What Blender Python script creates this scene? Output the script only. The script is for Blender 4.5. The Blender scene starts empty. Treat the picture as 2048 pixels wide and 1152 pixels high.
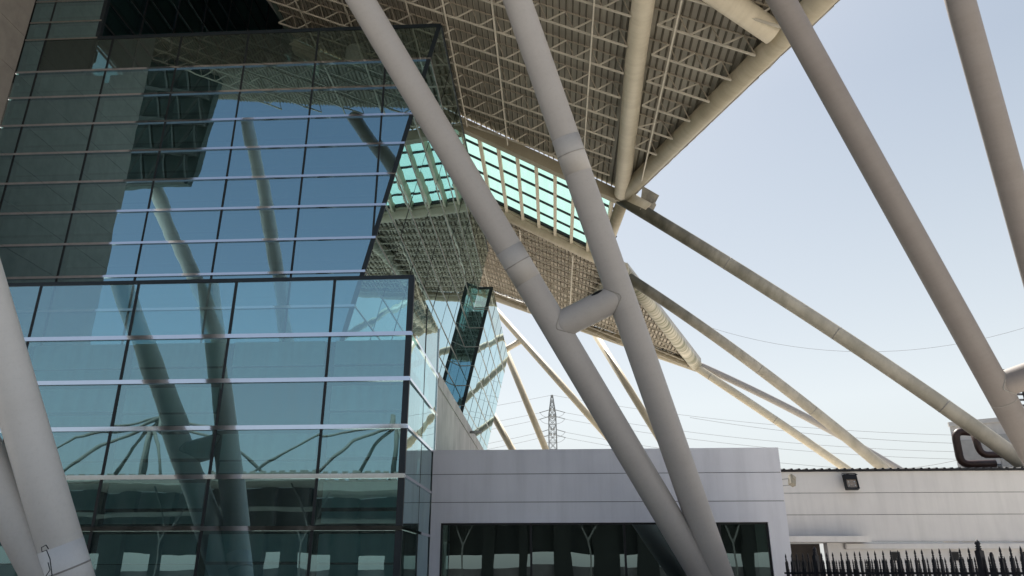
import bpy, bmesh, math, random
from mathutils import Vector as V, Matrix
random.seed(7)
R_ = math.radians
scene = bpy.context.scene
COL = scene.collection

# ------------------------------------------------------------------ camera
FPX, PITCH, YAW = 1490.0, R_(20.9), R_(3.1)
CAM = V((0, 0, 1.6))
fh = V((-math.sin(YAW), math.cos(YAW), 0)); rt = V((math.cos(YAW), math.sin(YAW), 0))
fw = fh * math.cos(PITCH) + V((0, 0, math.sin(PITCH)))
upv = -fh * math.sin(PITCH) + V((0, 0, math.cos(PITCH)))
cd = bpy.data.cameras.new('camera'); cam = bpy.data.objects.new('camera', cd); COL.objects.link(cam)
cam.location = CAM; cam.rotation_euler = (R_(90) + PITCH, 0, YAW)
cd.sensor_width = 36; cd.lens = FPX / 2048 * 36; cd.clip_end = 4000
scene.camera = cam

def ray(x, y): return fw * FPX + rt * (x - 1024) + upv * (576 - y)
def on_plane(x, y, n, c):
    d = ray(x, y); n = V(n); return CAM + d * ((c - n.dot(CAM)) / n.dot(d))
def at_y(x, y, Y): return on_plane(x, y, (0, 1, 0), Y)

# ------------------------------------------------------------------ materials
def mat(name):
    m = bpy.data.materials.new(name); m.use_nodes = True
    nt = m.node_tree; b = nt.nodes['Principled BSDF']; return m, nt, b
def N(nt, t, **kw):
    n = nt.nodes.new(t)
    for k, v in kw.items(): setattr(n, k, v)
    return n
def noise(nt, scale, detail=4, rough=.55, vec=None):
    n = N(nt, 'ShaderNodeTexNoise'); n.inputs['Scale'].default_value = scale
    n.inputs['Detail'].default_value = detail; n.inputs['Roughness'].default_value = rough
    if vec: nt.links.new(vec, n.inputs['Vector'])
    return n.outputs['Fac']
def ramp(nt, fac, stops):
    r = N(nt, 'ShaderNodeValToRGB'); e = r.color_ramp.elements
    while len(e) < len(stops): e.new(.5)
    for el, (p, c) in zip(e, stops):
        el.position = p; el.color = (*c, 1) if len(c) == 3 else c
    nt.links.new(fac, r.inputs['Fac']); return r.outputs['Color']
def mixc(nt, fac, a, b, blend='MIX'):
    m = N(nt, 'ShaderNodeMix', data_type='RGBA', blend_type=blend)
    for s, v in ((0, fac), (6, a), (7, b)):
        if isinstance(v, (int, float)): m.inputs[s].default_value = v
        elif isinstance(v, tuple): m.inputs[s].default_value = (*v, 1)
        else: nt.links.new(v, m.inputs[s])
    return m.outputs[2]
def objvec(nt, sc=(1, 1, 1)):
    t = N(nt, 'ShaderNodeTexCoord'); mp = N(nt, 'ShaderNodeMapping')
    mp.inputs['Scale'].default_value = sc; nt.links.new(t.outputs['Object'], mp.inputs['Vector'])
    return mp.outputs['Vector']
def bump(nt, h, strength, dist=.02):
    b = N(nt, 'ShaderNodeBump'); b.inputs['Strength'].default_value = strength
    b.inputs['Distance'].default_value = dist; nt.links.new(h, b.inputs['Height']); return b.outputs['Normal']

def wall_mat(name, col, col2, rough=.85, sc=.7, streak=.35, spec=.3):
    m, nt, b = mat(name)
    big = noise(nt, sc, 5, .6, objvec(nt)); c = ramp(nt, big, [(.3, col2), (.65, col)])
    st = noise(nt, 2.2, 4, .6, objvec(nt, (1, 1, .12)))
    s2 = ramp(nt, st, [(.45, (1, 1, 1)), (.75, (1 - streak,) * 3)])
    c = mixc(nt, .6, c, s2, 'MULTIPLY')
    nt.links.new(c, b.inputs['Base Color']); b.inputs['Roughness'].default_value = rough
    b.inputs['Specular IOR Level'].default_value = spec
    f = noise(nt, 35, 3, .6, objvec(nt)); nt.links.new(bump(nt, f, .25, .01), b.inputs['Normal'])
    return m
def tube_mat(name, col, dark, stain, amount=.5, rough=.5, ring=(.25, .25, 2.2), head=None):
    """weathered paint: dirt that varies along the tube (UV v) plus blotches and fine specks"""
    m, nt, b = mat(name)
    uv = N(nt, 'ShaderNodeUVMap'); sep = N(nt, 'ShaderNodeSeparateXYZ'); nt.links.new(uv.outputs[0], sep.inputs[0])
    so = N(nt, 'ShaderNodeSeparateXYZ'); nt.links.new(objvec(nt, ring), so.inputs[0])
    mv = N(nt, 'ShaderNodeMath', operation='MULTIPLY'); nt.links.new(sep.outputs['Y'], mv.inputs[0]); mv.inputs[1].default_value = ring[2]
    cb = N(nt, 'ShaderNodeCombineXYZ'); nt.links.new(so.outputs[0], cb.inputs[0]); nt.links.new(so.outputs[1], cb.inputs[1]); nt.links.new(mv.outputs[0], cb.inputs[2])
    rings = noise(nt, 1.6, 5, .65, cb.outputs[0])
    c = ramp(nt, rings, [(.36, dark), (.6, col)])
    c = mixc(nt, amount, col, c)
    bl = noise(nt, .45, 4, .6, objvec(nt)); bf = ramp(nt, bl, [(.52, (0, 0, 0)), (.72, (1, 1, 1))])
    m2 = N(nt, 'ShaderNodeMath', operation='MULTIPLY'); nt.links.new(bf, m2.inputs[0]); m2.inputs[1].default_value = amount * .7
    c = mixc(nt, m2.outputs[0], c, stain)
    sp = noise(nt, 14, 3, .7, objvec(nt)); sf = ramp(nt, sp, [(.3, (.82, .82, .8)), (.5, (1, 1, 1))])
    c = mixc(nt, .28, c, sf, 'MULTIPLY')
    if head:   # rain-water grime that runs down the first metres of the tube from the leaking joint above
        wob = N(nt, 'ShaderNodeMath', operation='MULTIPLY_ADD'); nt.links.new(rings, wob.inputs[0]); wob.inputs[1].default_value = 6; nt.links.new(sep.outputs['Y'], wob.inputs[2])
        sc_ = N(nt, 'ShaderNodeMath', operation='MULTIPLY'); nt.links.new(wob.outputs[0], sc_.inputs[0]); sc_.inputs[1].default_value = .05
        hf_ = ramp(nt, sc_.outputs[0], [(.22, (.92,) * 3), (head, (0, 0, 0))]); c = mixc(nt, hf_, c, (.05, .047, .03))
    nt.links.new(c, b.inputs['Base Color']); b.inputs['Roughness'].default_value = rough
    b.inputs['Specular IOR Level'].default_value = .35
    nt.links.new(bump(nt, noise(nt, 3, 3, .6, objvec(nt)), .05, .02), b.inputs['Normal'])
    return m
def plain(name, col, rough=.6, metal=0., var=.25, sc=3., spec=.4):
    m, nt, b = mat(name)
    f = noise(nt, sc, 4, .6, objvec(nt)); d = tuple(x * (1 - var) for x in col)
    nt.links.new(ramp(nt, f, [(.3, d), (.7, col)]), b.inputs['Base Color'])
    b.inputs['Roughness'].default_value = rough; b.inputs['Metallic'].default_value = metal
    b.inputs['Specular IOR Level'].default_value = spec
    return m
def glass_mat(name, refl, edge, trans, base=.45, wav=.05, wsc=.9, dirt=.0):
    """coated curtain-wall glass: tinted mirror over tinted see-through, slightly wavy"""
    m, nt, b = mat(name); nt.nodes.remove(b); out = nt.nodes['Material Output']
    h = noise(nt, wsc, 1.5, .4, objvec(nt)); nrm = bump(nt, h, wav, 1.0)
    lw = N(nt, 'ShaderNodeFresnel'); lw.inputs['IOR'].default_value = 1.55
    gl = N(nt, 'ShaderNodeBsdfGlossy'); gl.inputs['Roughness'].default_value = .0
    nt.links.new(mixc(nt, lw.outputs[0], refl, edge), gl.inputs['Color']); nt.links.new(nrm, gl.inputs['Normal'])
    tr = N(nt, 'ShaderNodeBsdfTransparent'); tr.inputs['Color'].default_value = (*trans, 1)
    mr = N(nt, 'ShaderNodeMapRange'); mr.inputs['From Min'].default_value = .04; mr.inputs['From Max'].default_value = .5
    mr.inputs['To Min'].default_value = base; mr.inputs['To Max'].default_value = .97
    nt.links.new(lw.outputs[0], mr.inputs['Value'])
    mx = N(nt, 'ShaderNodeMixShader'); nt.links.new(mr.outputs[0], mx.inputs[0]); nt.links.new(tr.outputs[0], mx.inputs[1]); nt.links.new(gl.outputs[0], mx.inputs[2])
    fin = mx
    if dirt:
        df = N(nt, 'ShaderNodeBsdfDiffuse'); df.inputs['Color'].default_value = (.36, .46, .44, 1)
        st = noise(nt, 1.8, 4, .65, objvec(nt, (2.2, 2.2, .22))); fr = ramp(nt, st, [(.42, (0, 0, 0)), (.8, (1, 1, 1))])
        mm = N(nt, 'ShaderNodeMath', operation='MULTIPLY_ADD'); nt.links.new(fr, mm.inputs[0]); mm.inputs[1].default_value = dirt; mm.inputs[2].default_value = dirt * .25
        m3 = N(nt, 'ShaderNodeMixShader'); nt.links.new(mm.outputs[0], m3.inputs[0]); nt.links.new(fin.outputs[0], m3.inputs[1]); nt.links.new(df.outputs[0], m3.inputs[2]); fin = m3
    nt.links.new(fin.outputs[0], out.inputs['Surface'])
    return m

M = {}
M['glass'] = glass_mat('curtain_glass', (.45, .74, .85), (.93, .98, .96), (.28, .54, .48), .62, .0032, .8, .022)
M['annexglass'] = glass_mat('teal_annex_glass', (.47, .73, .76), (.93, .98, .96), (.54, .90, .90), .52, .0032, .8, .12)
M['annexclear'] = glass_mat('teal_annex_parapet', (.50, .76, .82), (.93, .98, .96), (.55, .80, .80), .50, .0032, .8, .07)
M['annexboard'] = plain('annex_blind_panel', (.66, .74, .72), .8, var=.22, sc=1.4)
M['annexlow'] = plain('annex_lower_panel', (.54, .61, .60), .8, var=.25, sc=1.4)
M['parapet'] = glass_mat('clear_glass', (.45, .60, .60), (.9, .95, .93), (.40, .50, .44), .25, .005, .8, .04)
M['shopglass'] = glass_mat('shop_glass', (.48, .62, .62), (.9, .95, .95), (.16, .26, .24), .5, .005, .6, .02)
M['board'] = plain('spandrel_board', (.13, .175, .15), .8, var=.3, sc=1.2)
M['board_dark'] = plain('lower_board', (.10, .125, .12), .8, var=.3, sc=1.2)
M['core'] = plain('dark_interior', (.012, .016, .016), .9)
M['mullion'] = plain('black_joint', (.012, .016, .018), .45)
M['frit'] = plain('dark_edge_frame', (.014, .022, .028), .4)
M['steel'] = plain('polished_transom', (.74, .76, .82), .05, 1., .05, 6)
M['steel2'] = plain('thin_transom', (.6, .6, .58), .25, 1., .15, 6)
M['thinbar'] = plain('dull_thin_bar', (.24, .24, .22), .35, .6, .15, 6)
M['white'] = wall_mat('white_plaster', (.81, .81, .86), (.74, .74, .79), .85, .5, .2)
M['white2'] = wall_mat('warm_white_plaster', (.74, .72, .70), (.68, .66, .65), .85, .6, .2)
M['panel'] = plain('grey_wall_panel', (.52, .51, .50), .7, 0, .15)
M['groove'] = plain('groove_shadow', (.22, .22, .23), .9)
M['concrete'] = wall_mat('bare_concrete', (.52, .51, .50), (.40, .395, .39), .85, .9, .4)
M['stone'] = wall_mat('grey_stone_cladding', (.40, .37, .34), (.33, .31, .285), .75, 2.5, .15)
M['joint'] = plain('stone_joint', (.08, .075, .07), .9)
M['tube'] = tube_mat('grey_painted_tube', (.70, .675, .635), (.63, .605, .565), (.58, .54, .49), .3)
M['tube_patch'] = tube_mat('touched_up_paint', (.47, .445, .42), (.43, .405, .38), (.48, .45, .42), .3)
M['tube_patch_pale'] = tube_mat('pale_touched_up_paint', (.74, .72, .685), (.69, .665, .63), (.66, .63, .59), .25)
M['seam'] = plain('weld_seam', (.36, .34, .31), .7)
M['tube_brown'] = tube_mat('backlit_brown_tube', (.27, .24, .22), (.225, .195, .178), (.20, .165, .145), .35)  # backlit shade of the far-right column put into a darker brown
M['tan'] = tube_mat('tan_painted_tube', (.68, .61, .475), (.54, .475, .36), (.44, .38, .28), .5)
M['tan2'] = tube_mat('dull_tan_beam', (.44, .39, .29), (.33, .285, .205), (.25, .21, .145), .55)
M['tube_mid'] = tube_mat('grey_tube_shade', (.41, .385, .365), (.365, .34, .32), (.33, .295, .27), .28)  # grey tube paint darkened to carry the braced V column's shade
M['moss'] = tube_mat('stained_tube', (.56, .51, .42), (.22, .205, .155), (.3, .28, .2), .38, .6, (.6, .6, .7), .62)
M['stripe'] = tube_mat('ring_stained_tube', (.62, .57, .47), (.14, .15, .09), (.3, .27, .19), .95, .6, (.1, .1, 2.6))
M['truss'] = plain('cream_truss', (.60, .55, .455), .55, var=.25, sc=1.5)
M['truss_dark'] = plain('shop_primer_truss', (.42, .365, .285), .6, var=.3, sc=1.5)
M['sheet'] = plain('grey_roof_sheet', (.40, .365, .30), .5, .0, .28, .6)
M['sheet2'] = plain('sun_bounce_roof_sheet', (.74, .67, .57), .6, .0, .2, .6)  # sun bounced onto the far underside is put into this paler colour
M['rib'] = plain('shadow_and_grime_rib', (.13, .113, .085), .7)  # shadow of the seam gaps, with their dirt, put into the rib colour
M['sheet_top'] = plain('roof_top', (.45, .44, .42), .6)
M['fascia'] = plain('weathered_fascia', (.34, .31, .25), .6, .2, .5, 2.)
M['black'] = plain('black_metal', (.012, .012, .014), .5, .2)
M['iron'] = plain('black_iron', (.010, .010, .016), .55, .0, .3)
M['rust'] = plain('brown_pipe', (.060, .032, .028), .45, 0, .3)
M['grey'] = plain('galvanised', (.34, .34, .34), .5, .5)
M['pylon'] = plain('hazed_galvanised_lattice', (.22, .235, .24), .7, .0)  # grey lightened so the distance haze sits in the colour
M['wire'] = plain('wire', (.16, .16, .17), .7)
M['beige'] = plain('beige_casing', (.42, .38, .30), .6)
M['lens'] = plain('lamp_reflector', (.42, .33, .25), .12, .3, .5, 18, .8)
M['door'] = plain('brown_door', (.055, .045, .04), .6)
M['louver'] = plain('grey_louver', (.12, .12, .13), .6)
M['shed_post'] = plain('dark_post', (.03, .033, .033), .8)
M['shed'] = plain('shed_concrete', (.11, .12, .115), .9)
def ground_mat():
    m, nt, b = mat('concrete_paving')
    c = ramp(nt, noise(nt, .25, 6, .6, objvec(nt)), [(.3, (.46, .435, .395)), (.7, (.60, .565, .515))])
    nt.links.new(c, b.inputs['Base Color']); b.inputs['Roughness'].default_value = .9; return m
M['ground'] = ground_mat()
def skylight_mat():
    m, nt, b = mat('teal_skylight_glass'); nt.nodes.remove(b); out = nt.nodes['Material Output']
    tr = N(nt, 'ShaderNodeBsdfTransparent'); tl = N(nt, 'ShaderNodeBsdfTranslucent'); gl = N(nt, 'ShaderNodeBsdfGlossy')
    f = noise(nt, 1.4, 5, .65, objvec(nt, (3, .5, 1)))
    nt.links.new(ramp(nt, f, [(.3, (.54, .80, .63)), (.7, (.70, .94, .76))]), tr.inputs['Color'])
    tl.inputs['Color'].default_value = (.55, .93, .8, 1); gl.inputs['Color'].default_value = (.6, .8, .75, 1); gl.inputs['Roughness'].default_value = .03
    m1 = N(nt, 'ShaderNodeMixShader'); m1.inputs[0].default_value = .22; nt.links.new(tr.outputs[0], m1.inputs[1]); nt.links.new(tl.outputs[0], m1.inputs[2])
    m2 = N(nt, 'ShaderNodeMixShader'); m2.inputs[0].default_value = .06; nt.links.new(m1.outputs[0], m2.inputs[1]); nt.links.new(gl.outputs[0], m2.inputs[2])
    nt.links.new(m2.outputs[0], out.inputs['Surface']); return m
M['skyglass'] = skylight_mat()

# ------------------------------------------------------------------ mesh helpers
class MB:
    def __init__(s): s.v = []; s.f = []; s.uv = []; s.sm = []
    def face(s, pts, uv=None, smooth=False):
        i = len(s.v); s.v += [V(p) for p in pts]; s.f.append(tuple(range(i, i + len(pts))))
        s.uv.append(uv or [(0, 0)] * len(pts)); s.sm.append(smooth)
    def hexa(s, b, t):
        """b, t: four bottom and four top points, same order"""
        i = len(s.v); s.v += [V(p) for p in b] + [V(p) for p in t]
        for q in ((3, 2, 1, 0), (4, 5, 6, 7), (0, 1, 5, 4), (1, 2, 6, 5), (2, 3, 7, 6), (3, 0, 4, 7)):
            s.f.append(tuple(i + k for k in q)); s.uv.append([(0, 0)] * 4); s.sm.append(False)
    def box(s, a, b):
        (x0, y0, z0), (x1, y1, z1) = a, b
        s.hexa([(x0, y0, z0), (x1, y0, z0), (x1, y1, z0), (x0, y1, z0)], [(x0, y0, z1), (x1, y0, z1), (x1, y1, z1), (x0, y1, z1)])
    def bar(s, a, b, w, h=None, up=(0, 0, 1)):
        """rectangular bar from a to b, width w across, h along up"""
        a, b = V(a), V(b); h = h or w; d = (b - a)
        if d.length < 1e-6: return
        d.normalize(); x = d.cross(V(up))
        if x.length < 1e-3: x = d.cross(V((1, 0, 0)))
        x.normalize(); y = x.cross(d); x *= w / 2; y *= h / 2
        s.hexa([a - x - y, a + x - y, a + x + y, a - x + y], [b - x - y, b + x - y, b + x + y, b - x + y])
    def tube(s, pts, r, seg=24, caps=True, v0=0.):
        pts = [V(p) for p in pts]; n = len(pts)
        rs = r if isinstance(r, (list, tuple)) else [r] * n
        T = [(pts[min(i + 1, n - 1)] - pts[max(i - 1, 0)]).normalized() for i in range(n)]
        x = T[0].cross(V((0, 0, 1)));  x = x if x.length > 1e-3 else V((1, 0, 0)); x.normalize()
        base = len(s.v); L = v0; Ls = []
        for i in range(n):
            if i: L += (pts[i] - pts[i - 1]).length
            Ls.append(L); x = (x - T[i] * x.dot(T[i])).normalized(); y = T[i].cross(x)
            for k in range(seg):
                a = 2 * math.pi * k / seg; s.v.append(pts[i] + (x * math.cos(a) + y * math.sin(a)) * rs[i])
        for i in range(n - 1):
            for k in range(seg):
                k2 = (k + 1) % seg; p = base + i * seg; q = p + seg
                s.f.append((p + k, p + k2, q + k2, q + k)); u0, u1 = k / seg, (k + 1) / seg
                s.uv.append([(u0, Ls[i]), (u1, Ls[i]), (u1, Ls[i + 1]), (u0, Ls[i + 1])]); s.sm.append(True)
        if caps:
            for i, rev in ((0, True), (n - 1, False)):
                q = [base + i * seg + k for k in range(seg)]
                s.f.append(tuple(reversed(q)) if rev else tuple(q)); s.uv.append([(0, Ls[i])] * seg); s.sm.append(False)
    def build(s, name, m, root=None, parent=None, at=None):
        """root: thing whose location the local coordinates are relative to"""
        off = V(root.location) if root else V(at or (0, 0, 0))
        me = bpy.data.meshes.new(name); me.from_pydata([p - off for p in s.v], [], s.f)
        uvl = me.uv_layers.new(name='UVMap')
        uvl.data.foreach_set('uv', [c for f in s.uv for q in f for c in q])
        me.polygons.foreach_set('use_smooth', s.sm); me.materials.append(m); me.update()
        o = bpy.data.objects.new(name, me); COL.objects.link(o)
        if root: o.parent = parent or root
        else: o.location = off
        return o
def one(fn, *a, **k):
    b = MB(); getattr(b, fn)(*a, **k); return b
def tag(o, label, cat, group=None):
    o['label'] = label; o['category'] = cat
    if group: o['group'] = group
    return o
def thing(name, loc, label, cat, group=None):
    o = bpy.data.objects.new(name, None); COL.objects.link(o); o.location = loc; o.empty_display_size = .3
    return tag(o, label, cat, group)
def setting(name, mb, m):
    o = mb.build(name, m); o['kind'] = 'structure'; return o
def clip(poly, n, c):
    """keep the part of 2-D polygon where n.p <= c"""
    out = []
    for i, p in enumerate(poly):
        q = poly[(i + 1) % len(poly)]; dp = n[0] * p[0] + n[1] * p[1] - c; dq = n[0] * q[0] + n[1] * q[1] - c
        if dp <= 0: out.append(p)
        if dp * dq < 0:
            t = dp / (dp - dq); out.append((p[0] + (q[0] - p[0]) * t, p[1] + (q[1] - p[1]) * t))
    return out

# ------------------------------------------------------------------ ground
setting('ground', one('face', [(-600, -600, 0), (600, -600, 0), (600, 1200, 0), (-600, 1200, 0)]), M['ground'])

# ------------------------------------------------------------------ glass facades
LEAN = .219
ROWS = [0, 1.25, 2.45, 3.65, 4.85, 6.05, 7.25, 8.45, 9.65, 10.85, 12.06, 13.28, 14.47, 15.68, 16.88, 18.09, 19.24, 20.76]
def edgeX(z): return -3.88 - LEAN * (20.78 - z)
class Facade:
    """plane facade: point(u, z, d) gives world position, d = distance out of the glass"""
    def __init__(s, root, point, counter): s.root = root; s.P = point; s.cnt = counter; s.rest = MB(); s.bl = MB(); s.bd = MB(); s.bm = ('board', 'board_dark', 'parapet')
    def panes(s, cols, rows, m, clips=(), top_clear=False, boards=True, order=None):
        cells = [(i, j) for j in range(len(rows) - 1) for i in range(len(cols) - 1)]
        if order: cells.sort(key=lambda c: order(.5 * (cols[c[0]] + cols[c[0] + 1]), .5 * (rows[c[1]] + rows[c[1] + 1])))
        for i, j in cells:
            u0, u1, z0, z1 = cols[i], cols[i + 1], rows[j], rows[j + 1]
            poly = [(u0, z0), (u1, z0), (u1, z1), (u0, z1)]
            for n, c in clips: poly = clip(poly, n, c) if poly else poly
            if len(poly) < 3: continue
            clear = top_clear and j == len(rows) - 2 and not (s.root.name == 'glass_building' and u1 < -17 and z0 < 20 and u1 < 0)
            a, b_, c_ = random.gauss(0, .0030), random.gauss(0, .0030), 0
            uc, zc = .5 * (u0 + u1), .5 * (z0 + z1)
            pts = [s.P(u, z, a * (u - uc) + b_ * (z - zc)) for u, z in poly]
            mm = M[s.bm[2]] if clear else m
            if s.cnt[0] < 99 or clear:
                s.cnt[0] += 1; one('face', pts).build('glass_pane', mm, s.root)
            else: s.rest.face(pts)
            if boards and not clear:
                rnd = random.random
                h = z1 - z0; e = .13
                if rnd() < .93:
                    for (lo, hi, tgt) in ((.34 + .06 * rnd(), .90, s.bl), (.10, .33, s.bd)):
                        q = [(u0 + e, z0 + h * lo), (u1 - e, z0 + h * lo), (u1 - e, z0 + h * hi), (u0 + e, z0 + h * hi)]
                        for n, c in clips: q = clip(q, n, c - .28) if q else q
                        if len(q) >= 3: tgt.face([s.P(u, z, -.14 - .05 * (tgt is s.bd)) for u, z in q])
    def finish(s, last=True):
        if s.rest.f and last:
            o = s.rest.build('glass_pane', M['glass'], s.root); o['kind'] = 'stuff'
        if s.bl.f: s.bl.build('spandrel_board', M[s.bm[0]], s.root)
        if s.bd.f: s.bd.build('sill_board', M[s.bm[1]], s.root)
    def transom(s, u0, u1, z, m, h=.1, d=.06):
        a = [s.P(u0, z - h / 2, -.02), s.P(u1, z - h / 2, -.02), s.P(u1, z - h / 2, d), s.P(u0, z - h / 2, d)]
        b = [s.P(u0, z + h / 2, -.02), s.P(u1, z + h / 2, -.02), s.P(u1, z + h / 2, d), s.P(u0, z + h / 2, d)]
        one('hexa', a, b).build('transom', m, s.root)
    def mullion(s, u, z0, z1, m, w=.07, d=.012, u1=None, name='mullion'):
        u1 = u if u1 is None else u1
        a = [s.P(u - w / 2, z0, -.03), s.P(u + w / 2, z0, -.03), s.P(u + w / 2, z0, d), s.P(u - w / 2, z0, d)]
        b = [s.P(u1 - w / 2, z1, -.03), s.P(u1 + w / 2, z1, -.03), s.P(u1 + w / 2, z1, d), s.P(u1 - w / 2, z1, d)]
        one('hexa', a, b).build(name, m, s.root)

# --- main glass block (front plane Y = 22.4, right side leans outwards)
FY = 22.4; YEND = 43.5
tw = thing('glass_building', (-12, FY, 0), 'large blue-green glass office block with overhanging slanted right side under the canopy', 'building')
TC = [0]; TREST = MB()
front = Facade(tw, lambda u, z, d: V((u, FY - d, z)), TC); front.rest = TREST
COLS = [-20.0, -19.2, -16.52, -13.82, -11.21, -8.52, -5.88, -3.2]
cl = [((1, -LEAN), -3.88 - LEAN * 20.78)]
front.panes(COLS, ROWS[7:], M['glass'], cl, True, True, order=lambda u, z: -z)
ZT = [20.76, 21.58, 22.6, 23.8, 25, 26.2, 27.4]
LX = -17.15
front.panes([-20.0, -19.2, LX], ZT, M['glass'])
front.finish(False)
for z in ROWS[8:-1]: front.transom(-20.0, edgeX(z) + .02, z, M['steel'], .085, .06)
for z in ZT[:-1]: front.transom(-20.0, LX + .02, z, M['steel2'], .07, .04)
for u in COLS[1:-1]:
    zl = max(8.4, 20.78 + (u + 3.88) / LEAN)
    front.mullion(u, zl, 20.8 if u > LX else 27.4, M['mullion'])
front.mullion(edgeX(8.4) - .06, 8.4, 20.76, M['frit'], .16, .014, edgeX(20.76) - .06, 'corner_frame')
one('hexa', *[[(LX, FY - .02, z), (edgeX(20.8), FY - .02, z), (edgeX(20.8), FY + .05, z), (LX, FY + .05, z)] for z in (20.70, 20.84)]).build('parapet_rail', M['frit'], tw)
one('box', (LX - .08, FY - .03, 20.85), (LX + .08, FY + .12, 27.4)).build('corner_frame', M['frit'], tw)
right = Facade(tw, lambda u, z, d: V((edgeX(z) + d, u, z)), TC); right.rest = TREST
RC = [FY + .0 + 2.65 * k for k in range(8)] + [YEND]
right.panes(RC, ROWS[4:], M['glass'], (), True, False, order=lambda u, z: u - .3 * z)
right.finish(False)
for z in ROWS[5:-1]: right.transom(FY + .02, YEND, z, M['thinbar'], .04, .025)
for u in RC[1:-1]: right.mullion(u, 4.9, 20.76, M['mullion'], .03, .01)
right.transom(FY + .06, YEND, 20.78, M['frit'], .08, .03)
high = Facade(tw, lambda u, z, d: V((LX + d, u, z)), [99]); high.rest = TREST
HC = [FY + .1 + 2.3 * k for k in range(9)]
HZ = [19.3, 20.4, 21.58, 22.6, 23.8, 25, 26.2, 27.4, 28.6, 29.8, 31, 32.2, 33.4, 35.2]
high.panes(HC, HZ, M['glass'], (), False, True); high.finish()
for z in HZ[1:-1]: high.transom(FY + .1, HC[-1], z, M['steel2'], .06, .05)
for u in HC[1:-1]: high.mullion(u, 19.3, 35.2, M['mullion'], .12, .02)
c = MB()
zs = (0, 19.1)
c.hexa([(-20.4, FY + .55, 0), (edgeX(0) - .6, FY + .55, 0), (edgeX(0) - .6, YEND, 0), (-20.4, YEND, 0)],
       [(-20.4, FY + .55, 19.1), (edgeX(19.1) - .6, FY + .55, 19.1), (edgeX(19.1) - .6, YEND, 19.1), (-20.4, YEND, 19.1)])
c.box((-24, FY + .5, 19.2), (LX - .5, HC[-1], 36))
c.build('interior_core', M['core'], tw)
one('box', (LX - .3, FY + .1, 35.2), (-12.2, 60, 36)).build('added_sun_block', M['board_dark'], tw)  # added slab over the gap, keeps the sun off the columns
one('box', (-12.45, FY + .1, 25.9), (-12.25, 60, 35.19)).build('added_dark_screen', M['board'], tw)  # unseen dark wall, added so the high glass mirrors it instead of sky
one('box', (LX - .2, HC[-1] + .05, 19.2), (-12.5, HC[-1] + .25, 35.19)).build('added_sky_block', M['core'], tw)  # added dark wall, shuts out the sky at the gap's far end

# --- columns standing on the terrace
o = one('tube', [(-8.45, 27.2, 19.12), (-8.45, 27.2, 23.6)], .52, 32).build('round_column', M['tube'], None, None, (-8.45, 27.2, 19.12))
tag(o, 'thick pale grey round column behind the glass parapet of the terrace', 'column')
tp = thing('twin_prop', (-7.0, 29, 19.12), 'pair of tan tubes leaning together behind the glass parapet', 'column')
for a, b in (((-7.55, 29, 19.12), (-7.08, 29, 25.0)), ((-6.35, 29, 19.12), (-6.9, 29, 23.2))):
    one('tube', [a, b], .26, 20).build('leg', M['tan'], tp)

# --- lower glass block standing in front
LY = 17.9; LXR = -3.53
lw = thing('glass_annex', (-10, LY, 0), 'lower blue glass box standing out in front of the tall glass block', 'building')
LR = [0, .2, 1.38, 2.56, 3.74, 4.91, 6.09, 7.26, 8.80]
lf = Facade(lw, lambda u, z, d: V((u, LY - d, z)), [0])
LC = [-18.9, -16.25, -13.58, -10.9, -8.25, -5.62, LXR]
lf.bm = ('annexboard', 'annexlow', 'annexclear')
lf.panes(LC, LR, M['annexglass'], (), True, True); lf.finish()
for z in LR[1:-1]: lf.transom(-18.9, LXR + .02, z, M['steel'], .105, .06)
for u in LC[1:-1]: lf.mullion(u, 0, 8.82, M['mullion'])
lf.mullion(LXR - .07, 0, 8.82, M['frit'], .14, .014, None, 'corner_frame')
one('box', (-18.9, LY - .02, 8.76), (LXR, LY + .05, 8.86)).build('parapet_rail', M['frit'], lw)
lr = Facade(lw, lambda u, z, d: V((LXR + d, u, z)), [50])
lr.panes([LY, LY + 2.2, FY - .02], LR, M['annexglass'], (), True, False); lr.finish()
for z in LR[1:-1]: lr.transom(LY, FY, z, M['steel'], .07, .04)
lr.mullion(LY + 2.2, 0, 8.8, M['mullion'], .03, .01)
lr.mullion(FY - .06, 0, 8.8, M['steel2'], .08, .03)
lr.mullion(LY + .05, 0, 8.8, M['frit'], .1, .012, None, 'corner_frame')
one('box', (-18.9, LY + .5, 0), (LXR - .5, FY - .05, 7.1)).build('interior_core', M['core'], lw)

# --- glass wing further back
WT = 18.3
def wingX(z): return -3.55 - LEAN * (WT - z)
wg = thing('glass_wing', (-4.5, YEND, 0), 'narrow mirrored glass wing with dark front strip beyond the concrete parapet wall', 'building')
WR = [z for z in ROWS if z < 17] + [17.0, WT]
wf = Facade(wg, lambda u, z, d: V((u, YEND + .06 - d, z)), [0])
wcl = [((1, -LEAN), wingX(0)), ((-1, LEAN), -edgeX(0))]
wf.panes([-9, -3.0], WR, M['glass'], wcl, True, False); wf.finish()
for z in WR[1:-1]: wf.transom(edgeX(z), wingX(z), z, M['grey'], .05, .03)
wf.mullion(wingX(4) - .1, 4, WT, M['frit'], .22, .02, wingX(WT) - .1, 'corner_frame')
one('hexa', *[[(edgeX(z), YEND, z), (wingX(z), YEND, z), (wingX(z), YEND + .08, z), (edgeX(z), YEND + .08, z)] for z in (WT - .1, WT + .04)]).build('parapet_rail', M['frit'], wg)
wr = Facade(wg, lambda u, z, d: V((wingX(z) + d, u, z)), [0])
WC = [YEND + .08 + 2.65 * k for k in range(7)]
wr.panes(WC, WR, M['glass'], (), True, False); wr.finish()
for z in WR[1:-1]: wr.transom(WC[0], WC[-1], z, M['thinbar'], .04, .025)
for u in WC[1:-1]: wr.mullion(u, 0, WT, M['mullion'], .03, .01)
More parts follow.
